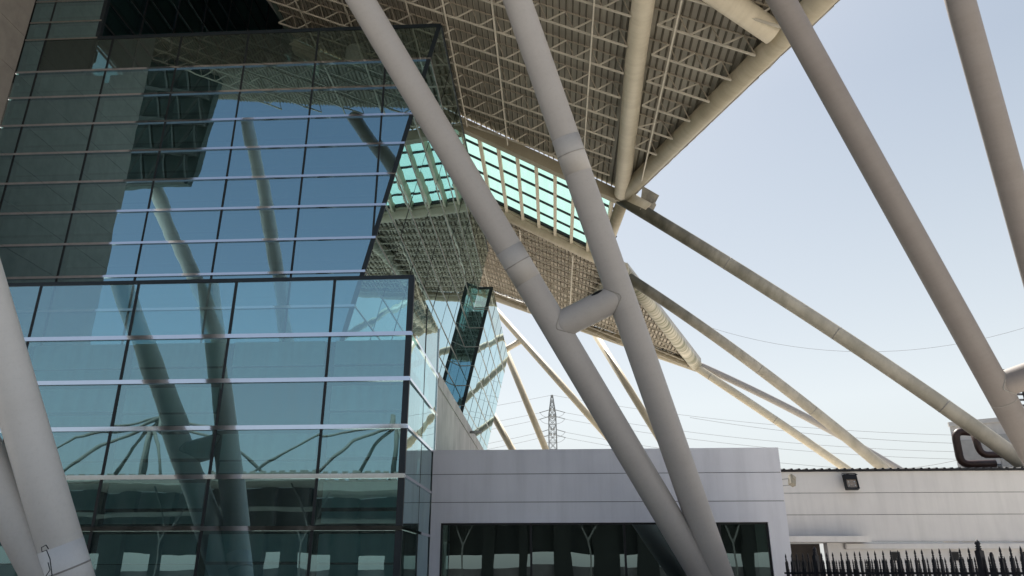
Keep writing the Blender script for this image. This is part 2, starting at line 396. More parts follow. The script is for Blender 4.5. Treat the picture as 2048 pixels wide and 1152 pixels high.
one('hexa', [(-9, YEND + .5, 0), (wingX(0) - .5, YEND + .5, 0), (wingX(0) - .5, WC[-1], 0), (-9, WC[-1], 0)],
    [(-9, YEND + .5, 16.9), (wingX(16.9) - .5, YEND + .5, 16.9), (wingX(16.9) - .5, WC[-1], 16.9), (-9, WC[-1], 16.9)]).build('interior_core', M['core'], wg)

# --- concrete parapet wall along the ramp
cw = thing('concrete_wall', (-3.65, 22.5, 0), 'bare concrete parapet wall running back beside the mirrored glass', 'wall')
one('box', (-3.8, 22.45, 0), (-3.52, 50, 7.0)).build('wall_body', M['concrete'], cw)
one('box', (-3.84, 22.43, 7.01), (-3.49, 50, 7.42)).build('coping', M['concrete'], cw)
one('tube', [(-3.55, 31.5, 7.15), (-3.0, 31.5, 7.15)], .06, 12).build('drain_spout', M['grey'], cw)

# --- stone pier at the left edge
sp = thing('stone_pier', (-20.6, 19, 0), 'grey stone clad pier closing the left end of the glass front', 'wall')
zz = [0] + [1.5 + 1.62 * k for k in range(20)]
for a, b in zip(zz, zz[1:]): 
    one('box', (-21.6, 14.6, a + .008), (-20.06, FY - .02, b - .008)).build('stone_course', M['stone'], sp)
one('box', (-21.5, 14.65, 0), (-20.08, FY - .04, zz[-1])).build('joint_backing', M['joint'], sp)

# ------------------------------------------------------------------ canopies
SA = .45; ND = at_y(1245, 390, 32); PC = SA * ND.x + ND.z
def pz(x, dz=0): return PC - SA * x + dz
NX, NY = ND.x, ND.y
def on_roof(x, y): return on_plane(x, y, (SA, 0, 1), PC)
def trussmb(xa, xb, Y, ztop, zbot, m_ch, m_di, panel=.9):
    b = MB(); b2 = MB(); n = max(1, round((xb - xa) / panel)); p = (xb - xa) / n
    b.bar((xa, Y, pz(xa, zbot)), (xb, Y, pz(xb, zbot)), .06, .06)
    b2.bar((xa - .1, Y, pz(xa - .1, ztop)), (xb + .1, Y, pz(xb + .1, ztop)), .05, .05)
    for k in range(n):
        x0 = xa + k * p; xm = x0 + p * .72; x1 = x0 + p
        b.bar((x0, Y, pz(x0, zbot)), (xm, Y, pz(xm, ztop)), .045)
        b2.bar((xm, Y, pz(xm, ztop)), (x1, Y, pz(x1, zbot)), .034)
    return b, b2
RIB = []
def sheetmb(x0, x1, ylo, yhi, dz, step=.23, rib=.075):
    b = MB(); n = int((x1 - x0) / step)
    for k in range(n):
        xs = [x0 + step * (k + t) for t in (0, .72, .78, .94, 1.0)]; zs = [0, 0, -rib, -rib, 0]
        L = [(x, max(ylo(x), -99), min(yhi(x), 99)) for x in xs]
        if any(q[2] - q[1] < .02 for q in L): continue
        for i in range(4):
            (xa, a0, a1), (xb, b0, b1) = L[i], L[i + 1]; za, zb = pz(xa, dz + zs[i]), pz(xb, dz + zs[i + 1])
            b.face([(xa, a1, za), (xb, b1, zb), (xb, b0, zb), (xa, a0, za)]); RIB.append(i in (1, 2))
    return b
def ribs(o, m):
    o.data.materials.append(m); o.data.polygons.foreach_set('material_index', [int(r) for r in RIB]); RIB.clear()
def topmb(x0, x1, ylo, yhi, dz, n=30):
    b = MB()
    for k in range(n):
        xa, xb = x0 + (x1 - x0) * k / n, x0 + (x1 - x0) * (k + 1) / n
        if yhi(xa) - ylo(xa) < .02 or yhi(xb) - ylo(xb) < .02: continue
        b.face([(xa, ylo(xa), pz(xa, dz)), (xb, ylo(xb), pz(xb, dz)), (xb, yhi(xb), pz(xb, dz)), (xa, yhi(xa), pz(xa, dz))])
    return b

# --- near canopy
WX = -12.4
def eX(Y): return NX + (NY - Y) * .28
def eY(x): return NY - (x - NX) / .28
def south(x):
    if x > -6.7: return 13.3 + (x + 6.7) * (15.6 - 13.3) / 14.9
    return 13.3 + (x + 6.7) * (13.3 - 6.6) / 12.6
def beam1(x): return NY + (x - NX) * .2
def yhi1(x):
    if x < WX: return FY - .4
    return (eY(x) if x > NX else beam1(x) + .1)
na = thing('canopy', (0, 22, 20), 'huge slanted canopy overhead with corrugated underside and truss joists', 'canopy')
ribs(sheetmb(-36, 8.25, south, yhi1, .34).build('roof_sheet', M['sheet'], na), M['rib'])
topmb(-36, 8.25, south, yhi1, .48).build('roof_top', M['sheet_top'], na)
Y = NY - .55
ys = []
while Y > 9: ys.append(Y); Y -= 1.48
for Y in ys:
    xb = eX(Y) - .45
    xa = WX + .2 if Y > FY - .4 else -25.5
    # keep joists inside the sheet
    xs = [xa + (xb - xa) * t / 200 for t in range(201)]
    ok = [x for x in xs if south(x) + .3 < Y < (99 if x > NX else beam1(x) - .3)]
    if len(ok) < 10: continue
    runs = [(ok[0], ok[-1])]
    vt = NX - .35
    for xa, xb in runs:
        segs = [(xa, xb)] if xb < vt - .8 else [(xa, vt - .4), (vt + .4, xb)]
        for q0, q1 in segs:
            if q1 - q0 < .6: continue
            b, b2 = trussmb(q0, q1, Y, .27, -.40, None, None)
            j = b.build('joist', M['truss'], na); b2.build('top_chord', M['truss_dark'], na, j)
for X in (4.15, 1.62, -1.85, -3.75, -5.3, -8.2, -10.6):
    y0 = south(X) + .4; y1 = (beam1(X) - .5 if X < NX else eY(X) - .6)
    one('bar', (X, y0, pz(X, -.47)), (X, y1, pz(X, -.47)), .055).build('sprinkler_pipe', M['truss'], na)
E1 = [(eX(Y), Y, pz(eX(Y))) for Y in (NY + .1, 24, 15.4)]
one('tube', E1, .36, 28).build('edge_tube', M['tan2'], na)
VX = 3.2
one('tube', [(NX - .05, NY - .3, pz(NX, -.05)), (VX, 22, pz(VX, -.05)), (VX - .1, south(VX) + .2, pz(VX, -.05))], .37, 28).build('ridge_tube', M['tan'], na)
tA = on_roof(1552, 62); tB = on_roof(1455, -4); dT = (tB - tA)
one('tube', [tA + V((-.1, -.05, -.1)), tA + dT * 6 + V((0, 0, -.1))], .37, 28).build('cross_tube', M['tan'], na)
for s_, off, w in ((0, .34, .05),):
    a = V(E1[0]) + V((.50, .1, .12)); b_ = V(E1[2]) + V((.50, 0, .12))
    n = 26
    for k in range(n):
        p, q = a.lerp(b_, k / n), a.lerp(b_, (k + .97) / n)
        jz = random.uniform(-.03, .03)
        one('hexa', [p + V((-.02, 0, -.17 + jz)), q + V((-.02, 0, -.17 - jz)), q + V((.04 + jz, 0, -.17)), p + V((.04 - jz, 0, -.17))],
            [p + V((-.02, 0, .3)), q + V((-.02, 0, .3)), q + V((.06, 0, .3)), p + V((.06, 0, .3))]).build('fascia_flashing', M['fascia'], na)
# box beam along the skylight, with the thin bright gap behind it
b = MB(); x0, x1 = -12.2, NX + .2
b.hexa([(x0, beam1(x0) + .02, pz(x0, -.42)), (x1, beam1(x1) + .02, pz(x1, -.42)), (x1, beam1(x1) + .42, pz(x1, -.42)), (x0, beam1(x0) + .42, pz(x0, -.42))],
       [(x0, beam1(x0) + .02, pz(x0, .22)), (x1, beam1(x1) + .02, pz(x1, .22)), (x1, beam1(x1) + .42, pz(x1, .22)), (x0, beam1(x0) + .42, pz(x0, .22))])
b.build('box_beam', M['tan2'], na)
# torn flashing sheets at the corner node
for P in ([(1285, 372), (1318, 391), (1305, 416), (1279, 418)], [(1279, 418), (1309, 404), (1312, 410), (1301, 432)]):
    b = MB(); f_ = [at_y(x, y, NY - .3 + .12 * i) for i, (x, y) in enumerate(P)]
    b.hexa(f_, [p + V((.02, .03, .02)) for p in f_]); b.build('torn_flashing', M['fascia'], na)
node = ND + V((.05, -.15, -.05))
one('tube', [node + V((0, .35, .1)), node + V((.55, .3, -.4)), node + V((1.1, .22, -.82))], .42, 28).build('node_sleeve', M['tan2'], na)

# --- skylight strip
def beam2(x): return 40.5 + (x - 4.28) * .24
sk = thing('skylight', (0, 36, 20), 'teal glazed skylight strip between the two canopies', 'skylight')
raf = [.37 + .92 * k for k in range(-10, 5)]
for i, x in enumerate(raf):
    y0, y1 = beam1(x) + .42, beam2(x) - .3
    if x > NX + .3: continue
    one('hexa', *[[(x - .085, y0, pz(x, z)), (x + .085, y0, pz(x, z)), (x + .085, y1, pz(x, z)), (x - .085, y1, pz(x, z))] for z in (-.2, .12)]).build('rafter', M['tan'], sk)
for i in range(len(raf) - 1):
    xa, xb = raf[i] + .02, raf[i + 1] - .02
    if xb > NX + .4: continue
    for k in range(5):
        f0, f1 = k / 5, (k + 1) / 5
        def yy(x, f): return (beam1(x) + .42) * (1 - f) + (beam2(x) - .3) * f
        one('face', [(xa, yy(xa, f1), pz(xa, .16)), (xb, yy(xb, f1), pz(xb, .16)), (xb, yy(xb, f0), pz(xb, .16)), (xa, yy(xa, f0), pz(xa, .16))]).build('glass_pane', M['skyglass'], sk)
for k in range(6):
    f = k / 5
    x0, x1 = raf[0], NX + .1
    def yy(x): return (beam1(x) + .46) * (1 - f) + (beam2(x) - .42) * f
    one('bar', (x0, yy(x0), pz(x0, .11)), (x1, yy(x1), pz(x1, .11)), .12, .08).build('purlin', M['black'], sk)
for x0, x1 in ((raf[0], NX + .2),):
    y = lambda x: beam2(x) - .34
    one('hexa', *[[(x0, y(x0) - .22, pz(x0, z)), (x1, y(x1) - .22, pz(x1, z)), (x1, y(x1), pz(x1, z)), (x0, y(x0), pz(x0, z))] for z in (-.12, -.02)]).build('sill', M['tan'], sk)
    one('bar', (x0, y(x0) - .36, pz(x0, .05)), (x1, y(x1) - .36, pz(x1, .05)), .2, .12).build('sill_frame', M['black'], sk)
one('tube', [(NX + .05, NY + .3, pz(NX, -.1)), (3.1, 40.2, pz(3.1))], .3, 20).build('edge_beam', M['tan2'], sk)

# --- far canopy
fa = thing('canopy', (0, 47, 19), 'second canopy beyond the skylight with dense woven looking trusses beneath', 'canopy')
TIP = on_roof(1393, 732)
def e2X(Y): return 4.28 + (Y - 40.74) * (TIP.x - 4.28) / (TIP.y - 40.74)
def e2Y(x): return 40.74 + (x - 4.28) * (TIP.y - 40.74) / (TIP.x - 4.28)
def north(x): return TIP.y + (TIP.x - x) * .17
def ylo2(x): return e2Y(x) if x > 4.28 else beam2(x) + .2
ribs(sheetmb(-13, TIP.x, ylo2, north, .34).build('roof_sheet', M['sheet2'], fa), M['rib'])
topmb(-13, TIP.x, ylo2, north, .48).build('roof_top', M['sheet_top'], fa)
Y = 38.2
while Y < 56:
    xs = [-12.5 + .1 * t for t in range(240)]
    ok = [x for x in xs if ylo2(x) + .3 < Y < north(x) - .2 and x < e2X(max(Y, 40.8)) - .4]
    if len(ok) > 12:
        b, b2 = trussmb(ok[0], ok[-1], Y, .27, -.42, None, None)
        for x in [ok[0] + 1.5 * k for k in range(int((ok[-1] - ok[0]) / 1.5))]:
            if Y + 1.0 < north(x) - .2: b.bar((x, Y, pz(x, -.42)), (x + .75, Y + 1.0, pz(x + .75, .27)), .04)
        j = b.build('joist', M['truss'], fa); b2.build('top_chord', M['truss_dark'], fa, j)
    Y += 1.0
for X in (1.4, -1.7, -4.6, -7.5):
    one('bar', (X, ylo2(X) + .3, pz(X, -.48)), (X, north(X) - .3, pz(X, -.48)), .08).build('sprinkler_pipe', M['truss'], fa)
one('tube', [(4.2, 40.6, pz(4.2)), (e2X(46), 46, pz(e2X(46))), tuple(TIP)], .40, 28).build('edge_tube', M['stripe'], fa)
x0 = -13
one('tube', [(x0, beam2(x0), pz(x0, -.05)), (4.4, beam2(4.4), pz(4.4, -.05))], .42, 28).build('beam_tube', M['tan2'], fa)
one('tube', [(x0, north(x0), pz(x0, -.1)), (2, north(2), pz(2, -.1)), (TIP.x + .1, TIP.y, pz(TIP.x, -.1))], .36, 24).build('eave_tube', M['tan2'], fa)
a = at_y(1240, 520, 41.5); b_ = at_y(1165, 640, 51)
rA, rB = on_roof(1240, 520), on_roof(1150, 650)
one('tube', [rA + V((0, .6, -.15)), rB + V((0, 0, -.1))], .37, 24).build('ridge_tube', M['stripe'], fa)
a = V((4.55, 40.7, pz(4.5, .1))); b_ = V((TIP.x + .3, TIP.y - .1, pz(TIP.x, .1)))
one('hexa', [a, b_, b_ + V((.05, .03, 0)), a + V((.05, .03, 0))], [a + V((0, 0, .45)), b_ + V((0, 0, .45)), b_ + V((.05, .03, .45)), a + V((.05, .03, .45))]).build('fascia_flashing', M['sheet_top'], fa)

# --- lattice panel of the roof that hangs behind and to the left (seen mirrored in the glass)
rp = thing('hanging_lattice', (-20, 9.5, 22), 'dark lattice roof panel mirrored in the upper left glass', 'canopy')
c0 = [(-19.59, 9.9, 21.3), (-34, 9.9, 21.2), (-36, 8.4, 34), (-19.45, 8.6, 29.4)]
one('hexa', c0, [V(p) + V((0, -.5, .1)) for p in c0]).build('panel', M['board_dark'], rp)
for k in range(5):
    t = k / 4
    a = V(c0[0]).lerp(V(c0[3]), t) + V((0, .35, 0)); b_ = V(c0[1]).lerp(V(c0[2]), t) + V((0, .35, 0))
    b = one('bar', a, b_, .22); n = 12
    if k < 4:
        a2 = V(c0[0]).lerp(V(c0[3]), t + .25) + V((0, .35, 0)); b2 = V(c0[1]).lerp(V(c0[2]), t + .25) + V((0, .35, 0))
        for q in range(n):
            b.bar(a.lerp(b_, q / n), a2.lerp(b2, (q + .5) / n), .14); b.bar(a2.lerp(b2, (q + .5) / n), a.lerp(b_, (q + 1) / n), .14)
    b.build('lattice_girder', M['shed'], rp)

# ------------------------------------------------------------------ V columns
def leg_top(base, sx, sy):
    # follow the leg up until it meets the canopy plane
    t = (PC - .45 - SA * base[0] - base[2]) / (1 + SA * sx); return V((base[0] + sx * t, base[1] + sy * t, base[2] + t))
def v_column(base, legs, label, rad=.39, brace=None, zb=(7.7, 8.1), tops=None, group='slanting tube columns of the canopy', m=None, sleeves=(), brad=None, ext=1.0, seams=(), patch='tube_patch'):
    m = m or M['tube']
    t = thing('tube_column', (base[0], base[1], 0), label, 'column', group)
    P = []
    for i, (sx, sy) in enumerate(legs):
        top = V(tops[i]) if tops else leg_top(V((base[0], base[1], 0)), sx, sy); b0 = V((base[0], base[1], 0)) + V((sx, sy, 1)) * .02
        top = b0 + (top - b0) * ext
        P.append((b0, top)); n = 8
        o = one('tube', [b0.lerp(top, k / n) for k in range(n + 1)], rad, 40).build('leg', m, t)
        for q in seams:
            p = b0.lerp(top, q + .03 * i); d = (top - b0).normalized()
            one('tube', [p, p + d * .022], rad + .004, 40).build('weld_seam', M['seam'], t, o)
        for (li, z, ln) in sleeves:
            if li == i:
                f = (z - b0.z) / (top.z - b0.z); p = b0.lerp(top, f); d = (top - b0).normalized()
                one('tube', [p, p + d * ln], rad + .005, 40).build('sleeve', M[patch], t, o)
                one('tube', [p + d * ln * .52, p + d * (ln * .52 + .03)], rad + .010, 40).build('weld_seam', M['seam'], t, o)
    if zb:
        q = [p0.lerp(p1, (z - p0.z) / (p1.z - p0.z)) for (p0, p1), z in zip(P, zb)]
        L_ = (q[1] - q[0]).length; prof = [(-.02, .55), (.03, .78), (.09, .92), (.16, .985), (.24, 1)]
        ts = [(d_, f_) for d_, f_ in prof] + [(L_ - d_, f_) for d_, f_ in reversed(prof)]
        one('tube', [q[0].lerp(q[1], d_ / L_) for d_, f_ in ts], [(brad or rad) * f_ for d_, f_ in ts], 40).build('brace', m, t)
        # weld beads where the brace meets the two legs
        rb = brad or rad; ax_ = (q[1] - q[0]).normalized(); ex_ = ax_.cross(V((0, 0, 1))).normalized(); ey_ = ax_.cross(ex_)
        for e_, (p0, p1) in ((0, P[0]), (1, P[1])):
            dl = (p1 - p0).normalized(); cur = []
            for k in range(49):
                a_ = 2 * math.pi * k / 48; off = (ex_ * math.cos(a_) + ey_ * math.sin(a_)) * rb; t_ = L_ / 2
                while t_ > .03:
                    pt = (q[0] + ax_ * t_ if e_ == 0 else q[1] - ax_ * t_) + off; w_ = pt - p0
                    if (w_ - dl * w_.dot(dl)).length <= rad: break
                    t_ -= .008
                cur.append(pt)
            one('tube', cur, .016, 6, False).build('weld_bead', M['seam'], t)
    one('tube', [(base[0], base[1], 0), (base[0], base[1], .35)], [rad * 2.4, rad * 2.2], 40).build('footing', M['concrete'], t)
    return t, (q if zb else P)
LG = [(-.61, -.385), (-.352, -.39)]
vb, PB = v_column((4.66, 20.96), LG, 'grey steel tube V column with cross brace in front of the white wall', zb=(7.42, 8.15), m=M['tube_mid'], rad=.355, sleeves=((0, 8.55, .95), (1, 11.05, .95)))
ax = (PB[1] - PB[0]).normalized(); nn = V((0, -.62, .78)); nn = (nn - ax * nn.dot(ax)).normalized(); sd_ = ax.cross(nn)
hc_ = PB[0].lerp(PB[1], .72) + nn * .352; b = MB(); n = 18
rim = [hc_ + ax * (.16 * math.cos(a) * (1 + .1 * math.sin(3 * a))) + sd_ * (.09 * math.sin(a)) for a in [2 * math.pi * k / n for k in range(n)]]
for k in range(n):
    b.face([rim[k], rim[(k + 1) % n], hc_ + nn * .025]); b.face([rim[(k + 1) % n], rim[k], hc_ - nn * .06])
b.build('drain_hole', M['black'], vb)
v_column((-8.2, 14.42), [(-.643, -.275), (-.366, -.285)], 'nearest grey tube V column at the left edge of the view', zb=(5.0, 5.4), sleeves=((1, 1.2, .95),), ext=.985, rad=.372, patch='tube_patch_pale')
pts = [at_y(x, y, 13.05) for x, y in ((96, 1125), (100, 1140), (92, 1152), (98, 1165), (104, 1150), (100, 1118), (93, 1100), (84, 1104), (83, 1095), (92, 1090), (97, 1098))]
tag(one('tube', pts, .008, 6).build('loose_wire', M['black'], None, None, tuple(pts[0])), 'thin loose black wire dangling between the two left tube legs', 'wire')
v3b = V((13.9, 20.46, 0))
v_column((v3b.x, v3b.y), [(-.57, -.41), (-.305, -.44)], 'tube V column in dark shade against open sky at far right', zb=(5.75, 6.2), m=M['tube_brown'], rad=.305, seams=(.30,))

# far columns under the second canopy
def px_line(name, pts, rad, m, label, group, n_seam=(), cat='strut'):
    '''smooth slightly arched tube through three points, run on straight into the ground'''
    A, B, C = [at_y(x, y, Y) for x, y, Y in pts]
    K = B * 2 - (A + C) * .5; n = 30
    Q = [A * (1 - t) ** 2 + K * 2 * t * (1 - t) + C * t * t for t in [k / n for k in range(n + 1)]]
    d = Q[-1] - Q[-2]; Q.append(C + d * ((.2 - C.z) / d.z)); t = thing(name, (Q[-1].x, Q[-1].y, 0), label, cat, group)
    o = one('tube', Q, rad, 28).build('tube', m, t)
    for f in n_seam:
        k = int(f * n); d = (Q[k + 1] - Q[k]).normalized()
        one('tube', [Q[k], Q[k] + d * .04], rad + .005, 28).build('weld_seam', M['seam'], t, o)
    return t
g3 = 'far tube legs holding up the second canopy'
def vfar(pairs, label, brace=None, rad=.27):
    P = [[at_y(*p) for p in q] for q in pairs]
    bs = P[0][1]; t = thing('tube_column', (bs.x, bs.y, 0), label, 'column', g3)
    for a, b_ in P:
        d = b_ - a; e = a + d * ((0 - a.z) / d.z) if d.z < 0 else b_
        one('tube', [a, e], rad, 24).build('leg', M['tan'], t)
    if brace: one('tube', [at_y(*brace[0]), at_y(*brace[1])], rad * .9, 24).build('brace', M['tan'], t)
vfar([[(985, 613, 60.4), (1165, 817, 59.6)]], 'thin far tan V column with a short side brace just right of the glass wing', ((1041, 682, 60.2), (985, 715, 60.6)))
vfar([[(1168, 632, 57), (1310, 862, 53)]], 'single far tan leg seen between the two legs of the grey V column')
vfar([[(985, 638, 60.8), (1090, 895, 60.4)], [(955, 774, 60.8), (1022, 895, 60.4)]], 'pair of far tan legs rising left of the lattice pylon')

# long slanting struts at the right
g2 = 'long slanting tubes descending to the right'
px_line('slanting_strut', [(1240, 396, 32.2), (1645, 648, 30.7), (2045, 925, 29.4)], .31, M['moss'],
        'thickest long slanting tube, dark stained at its upper end below the torn flashing', g2, (.28, .55, .8))
px_line('slanting_strut', [(1238, 543, 41), (1500, 724, 42.4), (1770, 939, 44)], .31, M['moss'],
        'second long slanting tube crossing in front of the thinner pair above the dark roof edge', g2, (.55, .75))
px_line('slanting_strut', [(1390, 733, 52.4), (1540, 833, 51.5), (1690, 936, 51)], .27, M['tan'],
        'pale yellowish straight tube running down from the pointed tip of the far canopy', g2, (.1, .55))
px_line('slanting_strut', [(1393, 728, 52.8), (1585, 820, 52), (1784, 931, 51)], .25, M['tube_mid'],
        'thin grey bowed tube passing behind the second slanting tube', g2)

# ------------------------------------------------------------------ white buildings
WY = 22.0; WX0, WX1, WZ = -3.51, 6.46, 4.955
wb = thing('white_building', (1.5, WY, 0), 'low flat white plastered building with a wide dark shop window', 'building')
wx0, wx1, wz0, wz1 = -3.22, 5.93, .35, 2.91
b = MB()
for a, c_ in ((4.27, WZ), (3.485, 4.25), (wz1, 3.465)): b.box((WX0, WY, a), (WX1, WY + .25, c_))
b.box((WX0, WY, 0), (wx0, WY + .25, wz1)); b.box((wx1, WY, 0), (WX1, WY + .25, wz1)); b.box((wx0, WY, 0), (wx1, WY + .25, wz0))
b.box((WX1 - .25, WY + .25, 0), (WX1, 27.9, WZ)); b.build('wall', M['white'], wb)
one('box', (WX0 + .02, WY + .02, wz1 + .1), (WX1 - .02, WY + .2, WZ - .05)).build('groove_backing', M['groove'], wb)
one('box', (WX0, WY + .25, 4.5), (WX1 - .25, 27.9, 4.7)).build('roof', M['concrete'], wb)
one('box', (wx0, WY + 1.5, .1), (wx1, WY + 1.6, 3)).build('interior_wall', M['core'], wb)
one('box', (wx0, WY + .3, 2.95), (wx1, WY + 1.5, 3.0)).build('ceiling', M['core'], wb)
one('box', (wx0, WY + .3, .05), (wx1, WY + 1.5, .1)).build('floor_slab', M['core'], wb)
mul = [wx0, at_y(1062, 1080, WY).x, at_y(1250, 1080, WY).x, 4.6, wx1]
wn = one('box', (wx0, WY + .07, wz1 - .05), (wx1, WY + .13, wz1)).build('window', M['black'], wb)
for x in (wx0 + .025,) + tuple(mul[1:-1]) + (wx1 - .025,):
    one('box', (x - .03, WY + .07, wz0), (x + .03, WY + .13, wz1 - .05)).build('mullion', M['black'], wb, wn)
for a, c_ in zip(mul, mul[1:]):
    t1, t2 = random.gauss(0, .002), random.gauss(0, .002)
    one('face', [(a, WY + .1 - t1, wz0), (c_, WY + .1 + t1, wz0), (c_, WY + .1 + t1 + t2, wz1 - .02), (a, WY + .1 - t1 + t2, wz1 - .02)]).build('glass_pane', M['shopglass'], wb, wn)

RY = 28.0; RZ = 5.05
rb = thing('long_white_building', (14, RY, 0), 'long white rendered building with a black corrugated roof edge behind the iron fence', 'building')
b = MB(); rx0, rx1 = 6.6, 30
for a, c_ in ((4.26, RZ - .06), (3.515, 4.24), (2.60, 3.495)): b.box((rx0, RY, a), (rx1, RY + .3, c_))
b.box((10.0, RY, 0), (rx1, RY + .3, 2.58)); b.build('wall', M['white2'], rb)
one('box', (rx0, RY + .025, 2.6), (rx1, RY + .28, RZ - .1)).build('groove_backing', M['groove'], rb)
one('box', (10.05, RY - .22, 2.36), (rx1, RY - .003, 2.53)).build('ledge', M['white2'], rb)
one('box', (rx0, RY - .75, 2.57), (10.72, RY - .004, 2.76)).build('door_canopy', M['white2'], rb)
one('box', (9.45, RY - .10, 0), (9.98, RY + .3, 2.56)).build('door_jamb', M['white2'], rb)
dr = one('box', (rx0, RY + .7, 0), (9.45, RY + .8, 2.56)).build('door', M['door'], rb)
one('box', (8.2, RY + .62, .2), (8.9, RY + .698, 2.0)).build('door_panel', M['black'], rb, dr)
one('box', (rx0, RY + .3, 2.57), (10, RY + .82, 2.62)).build('recess_ceiling', M['white2'], rb)
b = one('box', (rx0, RY - .1, RZ - .055), (rx1, RY + .2, RZ + .01)); x = rx0 + .1
while x < rx1:
    b.hexa([(x - .06, RY - .1, RZ + .01), (x + .06, RY - .1, RZ + .01), (x + .06, RY + 6, RZ + .3), (x - .06, RY + 6, RZ + .3)], [(x - .025, RY - .1, RZ + .055), (x + .025, RY - .1, RZ + .055), (x + .025, RY + 6, RZ + .345), (x - .025, RY + 6, RZ + .345)]); x += .268
b.build('roof_edge', M['black'], rb)
one('face', [(rx0, RY + .2, RZ), (rx1, RY + .2, RZ), (rx1, RY + 6, RZ + .28), (rx0, RY + 6, RZ + .28)]).build('roof_sheet', M['black'], rb)
for x in (11.75, 13.72, 16.05): one('box', (x - .13, RY - .06, 1.98), (x + .13, RY - .002, 2.26)).build('vent_box', M['black'], rb)

# flood lights
fl = thing('flood_light', (10.5, RY - .2, 4.6), 'black square flood light hung just below the corrugated roof edge', 'lamp')
c0 = V((10.53, RY - .30, 4.60)); tilt = Matrix.Rotation(R_(-13), 4, 'X')
def rbx(mb, lo, hi, ctr, mtx):
    pts = [V((x, y, z)) for z in (lo[2], hi[2]) for x, y in ((lo[0], lo[1]), (hi[0], lo[1]), (hi[0], hi[1]), (lo[0], hi[1]))]
    pts = [ctr + (mtx @ p) for p in pts]; mb.hexa(pts[:4], pts[4:])
b = MB(); rbx(b, (-.22, .02, -.26), (.22, .14, .26), c0, tilt)
for lo, hi in (((-.22, -.05, -.26), (.22, .02, -.22)), ((-.22, -.05, .08), (.22, .02, .26)), ((-.22, -.05, -.22), (-.18, .02, .08)), ((.18, -.05, -.22), (.22, .02, .08))): rbx(b, lo, hi, c0, tilt)
b.build('housing', M['black'], fl)
b = MB(); rbx(b, (-.18, -.0, -.22), (.18, .018, .08), c0, tilt); ln = b.build('lens', M['lens'], fl)
b = MB()
for x in (-.1, .1):
    for z in (-.13, -.0):
        p = c0 + (tilt @ V((x, -.004, z))); b.tube([p, p + V((0, -.012, 0))], .022, 10)
b.build('bulb', M['steel2'], fl, ln)
b = MB(); b.tube([c0 + V((-.25, .02, 0)), c0 + V((-.25, .1, .3)), c0 + V((.2, .1, .3)), c0 + V((.25, .02, .25))], .018, 8); b.tube([c0 + V((0, .1, .3)), c0 + V((0, .3, .3))], .02, 8)
b.build('bracket', M['black'], fl)
f2 = thing('flood_light', (7.2, 25, 4.6), 'small beige lamp on two thin arms beside the white building corner', 'lamp')
c1 = at_y(1584, 961, 25); b = MB(); mt = Matrix.Rotation(R_(16), 4, 'Y') @ Matrix.Rotation(R_(-25), 4, 'X') @ Matrix.Rotation(R_(30), 4, 'Z')
rbx(b, (-.10, -.07, -.17), (.10, .07, .17), c1, mt); rbx(b, (-.08, -.09, -.14), (.08, -.07, -.02), c1, mt); rbx(b, (-.08, -.09, .02), (.08, -.07, .14), c1, mt); b.build('housing', M['beige'], f2)
b = MB()
for dz, dx in ((.06, -.1), (-.14, -.02)): b.tube([c1 + V((dx, 0, dz)), c1 + V((-.32, 0, dz - .02)), c1 + V((-.8, .0, dz + .03))], .014, 8)
b.build('arm', M['grey'], f2)

# plant room and pipes on the roof at the right
pr = thing('plant_room', (20, 36, 5), 'white rooftop plant room with grey panels and louvers', 'building')
A0 = at_y(1912, 876, 36); 
x0 = at_y(1915, 930, 36).x; zt = at_y(1960, 850, 36).z + .25
one('hexa', [(x0, 36, 4.5), (30, 33.5, 4.5), (30, 42, 4.5), (x0 + 4.2, 42, 4.5)], [(x0, 36, zt - .15), (30, 33.5, zt + .5), (30, 42, zt + .5), (x0 + 4.2, 42, zt - .15)]).build('wall', M['white2'], pr)
def prp(x, z, o=.03):
    t = (x - x0) / (30 - x0); return V((x, 36 - 2.5 * t - o, z))
for xa, xb, za, zb_, m_ in ((.25, 1.55, 4.6, zt - .95, 'panel'), (1.75, 3.0, 4.6, zt - .75, 'panel'), (1.5, 1.72, 4.6, 6.2, 'louver'), (3.05, 3.9, 4.6, 5.9, 'louver'), (3.3, 4.6, 6.1, zt - .6, 'panel')):
    one('hexa', [prp(x0 + xa, za, 0), prp(x0 + xb, za, 0), prp(x0 + xb, za, .04), prp(x0 + xa, za, .04)][::-1], [prp(x0 + xa, zb_, 0), prp(x0 + xb, zb_, 0), prp(x0 + xb, zb_, .04), prp(x0 + xa, zb_, .04)][::-1]).build('wall_panel', M[m_], pr)
    if m_ == 'louver':
        b = MB()
        for k in range(9):
            z = za + (zb_ - za) * (k + .5) / 9; b.bar(prp(x0 + xa, z, .07), prp(x0 + xb, z, .07), .06, .03)
        b.build('louver_blade', M['grey'], pr)
one('hexa', [prp(x0 - .05, zt - .32, .0), prp(29.9, zt + .30, .0), prp(29.9, zt + .3, .1), prp(x0 - .05, zt - .32, .1)], [prp(x0 - .05, zt - .12, .0), prp(29.9, zt + .53, .0), prp(29.9, zt + .53, .1), prp(x0 - .05, zt - .12, .1)]).build('eave_trim', M['white2'], pr)
def rounded(pts, r=.35, n=5):
    pts = [V(p) for p in pts]; out = [pts[0]]
    for i in range(1, len(pts) - 1):
        a = pts[i] + (pts[i - 1] - pts[i]).normalized() * r; b_ = pts[i] + (pts[i + 1] - pts[i]).normalized() * r
        for k in range(n + 1):
            t = k / n; out.append(a * (1 - t) ** 2 + pts[i] * 2 * t * (1 - t) + b_ * t * t)
    return out + [pts[-1]]
pp = [at_y(x, y, 31.8) for x, y in ((1960, 866), (1909, 862), (1922, 929), (1990, 927))]
